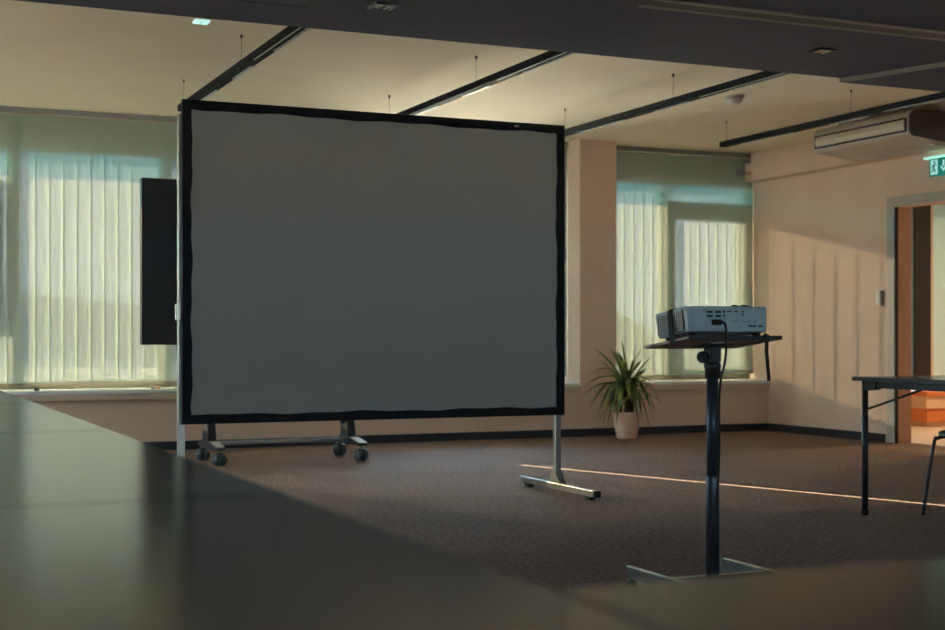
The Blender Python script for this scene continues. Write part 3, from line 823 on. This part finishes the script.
# ------------------------------------------------------------------ projector
pj = thing('projector', (2.814, 4.206, BZ + math.sin(-TILT)*(SYP-4.206) + .0125), 'white projector with rear ports strapped on the tilted tray of the stand', 'projector', None, (TILT,0,0))
PW, PD, PH = .169, .108, .095
body = MB()
# rounded plan, slightly tapered to the bottom, domed top
def plan(s, taper):
    pts = []
    hx, hy = PW*s, PD*s
    rr = .010
    for (cx, cy, a0) in ((hx-rr, -hy+rr, -90), (hx-rr, hy-rr, 0), (-hx+rr, hy-rr, 90), (-hx+rr, -hy+rr, 180)):
        for k in range(5):
            a = R(a0 + 90*k/4)
            pts.append((cx + rr*math.cos(a), cy + rr*math.sin(a)))
    return pts
lev = [(.0045,.955),(.010,.97),(.05,.985),(.084,1.0),(.091,.995),(PH,.972)]
vs = []; fs = []
for z, s in lev:
    for (x, y) in plan(s, 0): vs.append((x, y, z))
n = 20
for i in range(len(lev)-1):
    for k in range(n):
        k2 = (k+1)%n; fs.append((i*n+k, i*n+k2, (i+1)*n+k2, (i+1)*n+k))
fs.append(tuple(range(n))[::-1]); fs.append(tuple((len(lev)-1)*n+k for k in range(n)))
body.add(vs, fs); body.build('shell', M['proj'], pj, .002)
for xx in (-.13,.13):
    for yy in (-.075,.085):
        MB().cyl((xx,yy,-.0115+.0005),(xx,yy,.0044),.009,seg=16).build('foot', M['rubber'], pj)
# left side grille
gl = MB(); xg = -PW*.995 - .0022
gl.box(xg-.002, xg, -.078, .088, .014, .018); gl.box(xg-.002, xg, -.078, .088, .080, .084)
for k in range(13):
    y = -.078 + k*.0136; gl.box(xg-.002, xg, y, y+.0026, .0178, .0802)
for k in range(6):
    z = .0255 + k*.0094; gl.box(xg-.0016, xg-.0002, -.077, .087, z, z+.0022)
gl.build('side_grille', M['grille'], pj)
MB().box(xg, xg+.0045, -.080, .090, .013, .085).build('grille_backing', M['port'], pj)
# rear ports
yr = -PD*.985 - .004
def rear(name, x, z, w, h, m, dep=.006):
    q = MB().box(x-w/2, x+w/2, yr-.001, yr+dep, z-h/2, z+h/2); return q.build(name, M[m], pj, .0012)
MB().box(-.095, .120, yr+.0006, yr+.006, .013, .086).build('rear_panel', M['proj'], pj, .001)
for x in (-.078, -.043):
    for z in (.074, .059):
        o1 = rear('video_port', x, z, .024, .0095, 'port_blue', .004)
        MB().box(x-.008, x+.008, yr-.0022, yr-.0012, z-.0028, z+.0028).build('port_insert', M['port'], o1)
        for sx in (-.0155, .0155): MB().cyl((x+sx, yr+.0, z),(x+sx, yr-.0025, z),.0018,seg=10).build('port_screw', M['alu'], o1)
rear('usb_port', -.018, .0745, .009, .008, 'port'); rear('usb_port', -.018, .061, .009, .0075, 'port'); rear('audio_jack', -.017, .050, .004, .004, 'port')
for x in (.004, .033):
    rear('hdmi_port', x, .0765, .015, .005, 'port'); rear('port_text', x+.001, .067, .004, .004, 'printing')
rear('audio_jack', .061, .075, .007, .007, 'port'); rear('audio_jack', .061, .064, .007, .007, 'port')
rear('screw', -.100, .080, .004, .004, 'port', .009)
rear('maker_mark', .025, .042, .032, .006, 'printing'); rear('maker_mark', .075, .041, .034, .004, 'printing'); rear('port_text', .112, .041, .004, .005, 'port', .01)
rear('rating_plate', .098, .024, .034, .006, 'port', .008); rear('security_slot', .134, .024, .014, .006, 'port', .012)
rear('power_socket', -.060, .037, .026, .020, 'port')
# lens on the far side
ln = MB(); ln.cyl((.08, PD-.004, .05),(.08, PD+.012, .05),.034,.030,seg=28); lo_ = ln.build('lens_ring', M['port'], pj)
MB().ball((.08, PD+.008, .05), .024, 20, 10, (1,.4,1)).build('lens_glass', M['display'], lo_)
tp = MB()
for k in range(5): tp.cyl((.05+k*.014, .02, PH+.0002),(.05+k*.014, .02, PH+.002),.004,seg=12)
tp.build('control_button', M['printing'], pj)

# strap round projector and tray
def pw(x, y, z):
    """projector-local point to the world"""
    return pj.matrix_basis @ Vector((x, y, z))
bpy.context.view_layer.update()
sp = thing('luggage_strap', tuple(pw(0, -.03, PH)), 'black strap tied around the projector and its tray, loose end hanging at right', 'strap')
so_ = Vector(sp.location)
def rel(p): return Vector(p) - so_
ys = -.002
loop = [(-.184, ys-.020, -.030), (-.185, ys-.020, -.012), (-.180, ys-.012, .04), (-PW-.005, ys, .089), (-PW*.93, ys, PH+.003), (-.10, ys, PH+.003), (.0, ys, PH+.003), (.10, ys, PH+.003), (PW*.94, ys, PH+.003), (PW+.004, ys, .088), (PW+.006, ys-.02, .03), (PW+.006, ys-.03, -.008)]
fine = []
for i in range(len(loop)-1):
    a = Vector(loop[i]); b = Vector(loop[i+1])
    for k in range(3): fine.append(a.lerp(b, k/3))
fine.append(Vector(loop[-1]))
MB().band([rel(pw(*p)) for p in fine], (0,1,0), .030, .0022).build('strap_loop', M['rubber'], sp)
und = [(-.184, ys-.020, -.024), (-.172, ys-.024, -.034), (-.06, -.045, -.040), (-.03, -.078, -.041), (.05, -.092, -.041), (.11, -.112, -.038), (.139, -.126, -.026), (.140, -.126, -.004)]
MB().band([rel(pw(*p)) for p in und], (0,1,0), .012, .002).build('strap_underside', M['rubber'], sp)
tw = pw(.140, -.127, -.008)
tail = [tw + Vector((0,.002,.004)), tw + Vector((.001,-.001,-.006)), tw+Vector((.003,-.002,-.03)), tw+Vector((.002,-.001,-.06)), tw+Vector((.006,-.001,-.09)), tw+Vector((.008,-.002,-.12)), tw+Vector((.012,-.002,-.15)), tw+Vector((.011,-.002,-.165))]
MB().band([rel(p) for p in tail], (.85,-.53,0), .013, .003).build('strap_tail', M['rubber'], sp)
bc = MB().box(-.012, .012, -.004, .004, -.012, .012)
bo = bc.build('buckle', M['black_plastic'], sp, .002); bo.location = rel(tw + Vector((.0,-.004,-.012)))
kt = MB(); kt.tube([rel(pw(*p)) for p in ((.045,-.02,PH+.006),(.07,-.03,PH+.007),(.085,-.02,PH+.014),(.10,-.035,PH+.008),(.125,-.03,PH+.013),(.15,-.045,PH+.004))], .0042, 8)
kt.build('strap_knot', M['rubber'], sp)

# power cable
pc = thing('power_cable', (SXP, SYP-.04, 0), 'black power cable running from the projector down the stand column', 'cable')
c0 = pw(-.060, yr-.003, .037)
oc = Vector(pc.location)
plug = MB(); plug.box(-.015, .015, -.022, -.001, -.010, .010); plug.cyl((.012,-.012,0),(.028,-.014,-.001),.0065,.0045,seg=14)
po = plug.build('plug', M['rubber'], pc, .003); po.location = c0 - oc
cp = [c0+Vector((.026,-.014,-.001)), c0+Vector((.031,-.017,-.010)), c0+Vector((.032,-.022,-.05)), Vector((SXP-.048,SYP-.150,.868)), Vector((SXP-.030,SYP-.095,.79)),
      Vector((SXP+.0,SYP-.042,.70)), Vector((SXP-.002,SYP-.046,.55)), Vector((SXP-.008,SYP-.044,.40)), Vector((SXP-.024,SYP-.042,.25)), Vector((SXP-.042,SYP-.045,.14)), Vector((SXP-.050,SYP-.040,.03)), Vector((SXP-.05,SYP-.06,.006)), Vector((SXP-.02,SYP-.20,.006)), Vector((SXP+.10,SYP-.5,.006))]
MB().tube([p-oc for p in cp], .0042, 10).build('cord', M['rubber'], pc)

# ------------------------------------------------------------------ grey tables of the foreground
def table(cx, cy, lx, ly, label, group='grey conference tables set in an L'):
    t = thing('conference_table', (cx, cy, 0), label, 'table', group)
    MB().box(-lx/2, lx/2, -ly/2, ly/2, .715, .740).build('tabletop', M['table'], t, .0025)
    fr = MB(); hx, hy = lx/2-.06, ly/2-.06
    fr.box(-hx, hx, -hy, -hy+.025, .67, .7145); fr.box(-hx, hx, hy-.025, hy, .67, .7145)
    fr.box(-hx, -hx+.025, -hy+.025, hy-.025, .67, .7145); fr.box(hx-.025, hx, -hy+.025, hy-.025, .67, .7145)
    fr.build('under_frame', M['dark_metal'], t)
    for sx in (-1,1):
        for sy in (-1,1):
            MB().cyl((sx*(hx-.018), sy*(hy-.018), .001), (sx*(hx-.018), sy*(hy-.018), .6695), .018, seg=18).build('leg', M['dark_metal'], t)
    return t
TX0, TX1 = -.27, .53
names = ['grey table nearest the viewer in the row along the left edge', 'second grey table from the viewer in the left row',
         'third grey table from the viewer in the left row', 'farthest grey table of the left row, ending near the window sill']
for k in range(4):
    y0 = .40 + 1.4*k
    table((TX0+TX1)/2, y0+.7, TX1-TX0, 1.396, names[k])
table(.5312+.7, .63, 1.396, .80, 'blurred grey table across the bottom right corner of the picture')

# ------------------------------------------------------------------ table at right
rt = thing('folding_table', (5.30, 5.24, 0), 'slim folding table with black legs at the right edge', 'table')
ox, oy = 5.30, 5.24
MB().box(4.90-ox, 5.70-ox, 4.46-oy, 5.99-oy, .716, .738).build('tabletop', M['table'], rt, .002)
MB().box(4.8965-ox, 4.8998-ox, 4.46-oy, 5.99-oy, .716, .737).build('edge_band', M['table_edge'], rt)
for xx in (4.935, 5.665):
    MB().box(xx-.012-ox, xx+.012-ox, 4.62-oy, 5.86-oy, .680, .7135).build('side_rail', M['black_plastic'], rt, .002)
    for yy, s in ((5.93, -1), (4.55, 1)):
        lg = MB().cyl((xx-ox, yy-oy, .012), (xx-ox, yy-oy, .7155), .0165, seg=20).build('leg', M['black_plastic'], rt)
        MB().cyl((xx-ox, yy-oy, .001), (xx-ox, yy-oy, .030), .0185, seg=20).build('rubber_foot', M['rubber'], lg)
        MB().prism([(yy-oy+s*.018,.7155),(yy-oy+s*.115,.7155),(yy-oy+s*.10,.672),(yy-oy+s*.03,.665),(yy-oy+s*.018,.668)], xx-.022-ox, xx+.022-ox, 'X').build('hinge_block', M['black_plastic'], rt, .003)
        MB().cyl((xx-ox, yy-oy+s*.016, .565), (xx-ox, yy-oy+s*.43, .682), .0065, seg=10).build('brace', M['black_plastic'], rt)
for yy in (5.93, 4.55):
    MB().cyl((4.975-ox, yy-oy, .690), (5.625-ox, yy-oy, .690), .012, seg=14).build('cross_rail', M['black_plastic'], rt)

# ------------------------------------------------------------------ chair at right
ch = thing('stacking_chair', (5.42, 5.53, 0), 'black stacking chair with slim tube legs tucked under the right table', 'chair')
seat = MB()
vs = []; fs = []
nx, ny = 12, 12
for i in range(nx+1):
    for j in range(ny+1):
        u = -1+2*i/nx; v = -1+2*j/ny
        rx = .205*u*math.sqrt(1-.22*v*v); ry = .205*v*math.sqrt(1-.22*u*u)
        z = .452 + .012*v*v - .010*(1-u*u)*(1-v*v) + (.008*u if u > 0 else -.014*u*u)
        vs.append((rx, ry, z))
for i in range(nx):
    for j in range(ny):
        a_ = i*(ny+1)+j; fs.append((a_, a_+ny+1, a_+ny+2, a_+1))
seat.add(vs, fs, True)
so2 = seat.build('seat', M['seat'], ch); sm_ = so2.modifiers.new('thick', 'SOLIDIFY'); sm_.thickness = .022; sm_.offset = -1
for sy in (-1, 1):
    MB().tube([(-.262, sy*.208, .008), (-.205, sy*.190, .38), (-.188, sy*.175, .415), (-.14, sy*.165, .4235)], .0095, 12, 5).build('leg', M['black_plastic'], ch)
    MB().tube([(.25, sy*.21, .008), (.20, sy*.190, .38), (.185, sy*.175, .415), (.13, sy*.165, .4235)], .0095, 12, 5).build('leg', M['black_plastic'], ch)
    MB().tube([(.15, sy*.155, .4235), (.222, sy*.16, .45), (.252, sy*.165, .58), (.285, sy*.165, .66)], .009, 12, 5).build('back_stay', M['black_plastic'], ch)
bk_ = MB(); vs = []; fs = []
for i in range(9):
    for j in range(7):
        v = -1+2*i/8; w_ = j/6
        vs.append((.262+.075*w_-.03*v*v+.0, .20*v*(1-.1*w_*w_), .60+.26*w_))
for i in range(8):
    for j in range(6):
        a_ = i*7+j; fs.append((a_, a_+7, a_+8, a_+1))
bk_.add(vs, fs, True); bo_ = bk_.build('backrest', M['seat'], ch); q = bo_.modifiers.new('thick','SOLIDIFY'); q.thickness = .012; q.offset = 0

# ------------------------------------------------------------------ small things on the sill
si = thing('sill_clip', (1.35, 11.70, ZS), 'tiny dark clip lying on the sill left of the screen', 'clip')
MB().box(-.02, .02, -.02, .02, .0005, .018).build('clip_body', M['black_plastic'], si, .003)
MB().box(-.012, .012, -.008, .008, .0185, .026).build('clip_lever', M['dark_metal'], si, .002)
so3 = thing('sill_marker', (2.30, 11.69, ZS), 'small white and orange piece on the sill beside the screen leg', 'marker')
MB().cyl((-.035, 0, .0105), (.01, 0, .0105), .010, seg=16).build('barrel', M['switch'], so3)
MB().cyl((.0105, 0, .0105), (.045, 0, .0105), .0098, seg=16).build('cap', M['orange_wood'], so3)

# ------------------------------------------------------------------ outside
structure('ground', MB().box(-300, 300, -300, 420, -4.2, -4.0), M['ground'], 'yard outside below the windows, made pale to bounce light indoors', 'ground')
hb = MB()
prof = []
xx = -260
while xx <= 330:
    h = 3.5 + 5*math.sin(xx*.021+1) + 3*math.sin(xx*.053+.4) + 1.2*math.sin(xx*.13)
    prof.append((xx, max(h, -2))); xx += 8
hb.prism([(-260,-4)] + prof + [(330,-4)], 300, 360, 'Y')
tag(hb.build('distant_hill', M['hill']), 'pale distant hills seen faintly through the blinds', 'hill')
nb = thing('neighbouring_building', (17.5, 27, -4), 'low flat roofed building outside behind the right blind', 'building')
MB().box(-3.0, 5.0, 0, 6, .001, 4.55).build('wall', M['render_wall'], nb)
MB().box(-3.2, 5.2, -.2, 6.2, 4.551, 4.75).build('roof', M['roof'], nb)
n2 = thing('sloping_canopy', (15.1, 24, -4), 'slanting canopy beam outside behind the plant', 'canopy')
MB().prism([(-1.6,5.35),(-1.6,5.62),(1.1,4.30),(1.1,4.03)], 0, 2.0, 'Y').build('sloping_roof', M['roof'], n2)
MB().box(-1.4,-1.2,.9,1.1,.001,5.1).box(.8,1.0,.9,1.1,.001,4.05).build('post', M['render_wall'], n2)

tw1 = thing('sun_blocker', (.2, 28.2, -4), 'added unseen block shading the uncovered glass behind the projection screen', 'building')  # both blocks added only to keep direct sun out of the open glass
MB().box(-1.37, 1.08, -1.2, .2, .001, 10.2).build('wall', M['render_wall'], tw1)
MB().box(-1.37, 1.1, -1.25, .25, 10.201, 10.4).build('roof', M['roof'], tw1)
tw2 = thing('sun_blocker', (-8.0, 28.2, -4), 'added unseen block keeping sun off the left end of the windows', 'building')
MB().box(-3.0, 1.0, -1.2, .2, .001, 10.2).build('wall', M['render_wall'], tw2)
MB().box(-3.1, 1.0, -1.25, .25, 10.201, 10.4).build('roof', M['roof'], tw2)

# ------------------------------------------------------------------ light
w = bpy.data.worlds.new('daylight'); scene.world = w; w.use_nodes = True
nt = w.node_tree; bg = nt.nodes['Background']
tc = nt.nodes.new('ShaderNodeTexCoord'); sx = nt.nodes.new('ShaderNodeSeparateXYZ'); rp = nt.nodes.new('ShaderNodeValToRGB')
nt.links.new(tc.outputs['Generated'], sx.inputs[0]); nt.links.new(sx.outputs['Z'], rp.inputs['Fac'])
rp.color_ramp.elements[0].position = 0.0; rp.color_ramp.elements[0].color = (.70,.86,.92,1)
rp.color_ramp.elements[1].position = .5; rp.color_ramp.elements[1].color = (.36,.58,.84,1)
nt.links.new(rp.outputs['Color'], bg.inputs['Color']); bg.inputs['Strength'].default_value = 6.5

sun = bpy.data.lights.new('sun', 'SUN'); sun.energy = 46; sun.color = (1.0,.79,.50); sun.angle = R(.15)
so_ = bpy.data.objects.new('sun', sun); COL.objects.link(so_)
tdir = Vector((.322, -.947, -.205)).normalized()
so_.rotation_euler = (-tdir).to_track_quat('Z', 'Y').to_euler()

# ------------------------------------------------------------------ camera
cam = bpy.data.cameras.new('camera'); co = bpy.data.objects.new('camera', cam); COL.objects.link(co)
cam.sensor_width = 36; cam.lens = 1390/945*36
cam.shift_y = 22/945
co.location = (0, 0, .95); co.rotation_euler = (R(90), 0, R(-24))
cam.clip_end = 1000
cam.dof.use_dof = True; cam.dof.focus_distance = 6.2; cam.dof.aperture_fstop = 4.0
scene.camera = co
vs_ = scene.view_settings
vs_.view_transform = 'Standard'; vs_.look = 'None'; vs_.exposure = 1.4; vs_.gamma = 1; vs_.use_curve_mapping = False
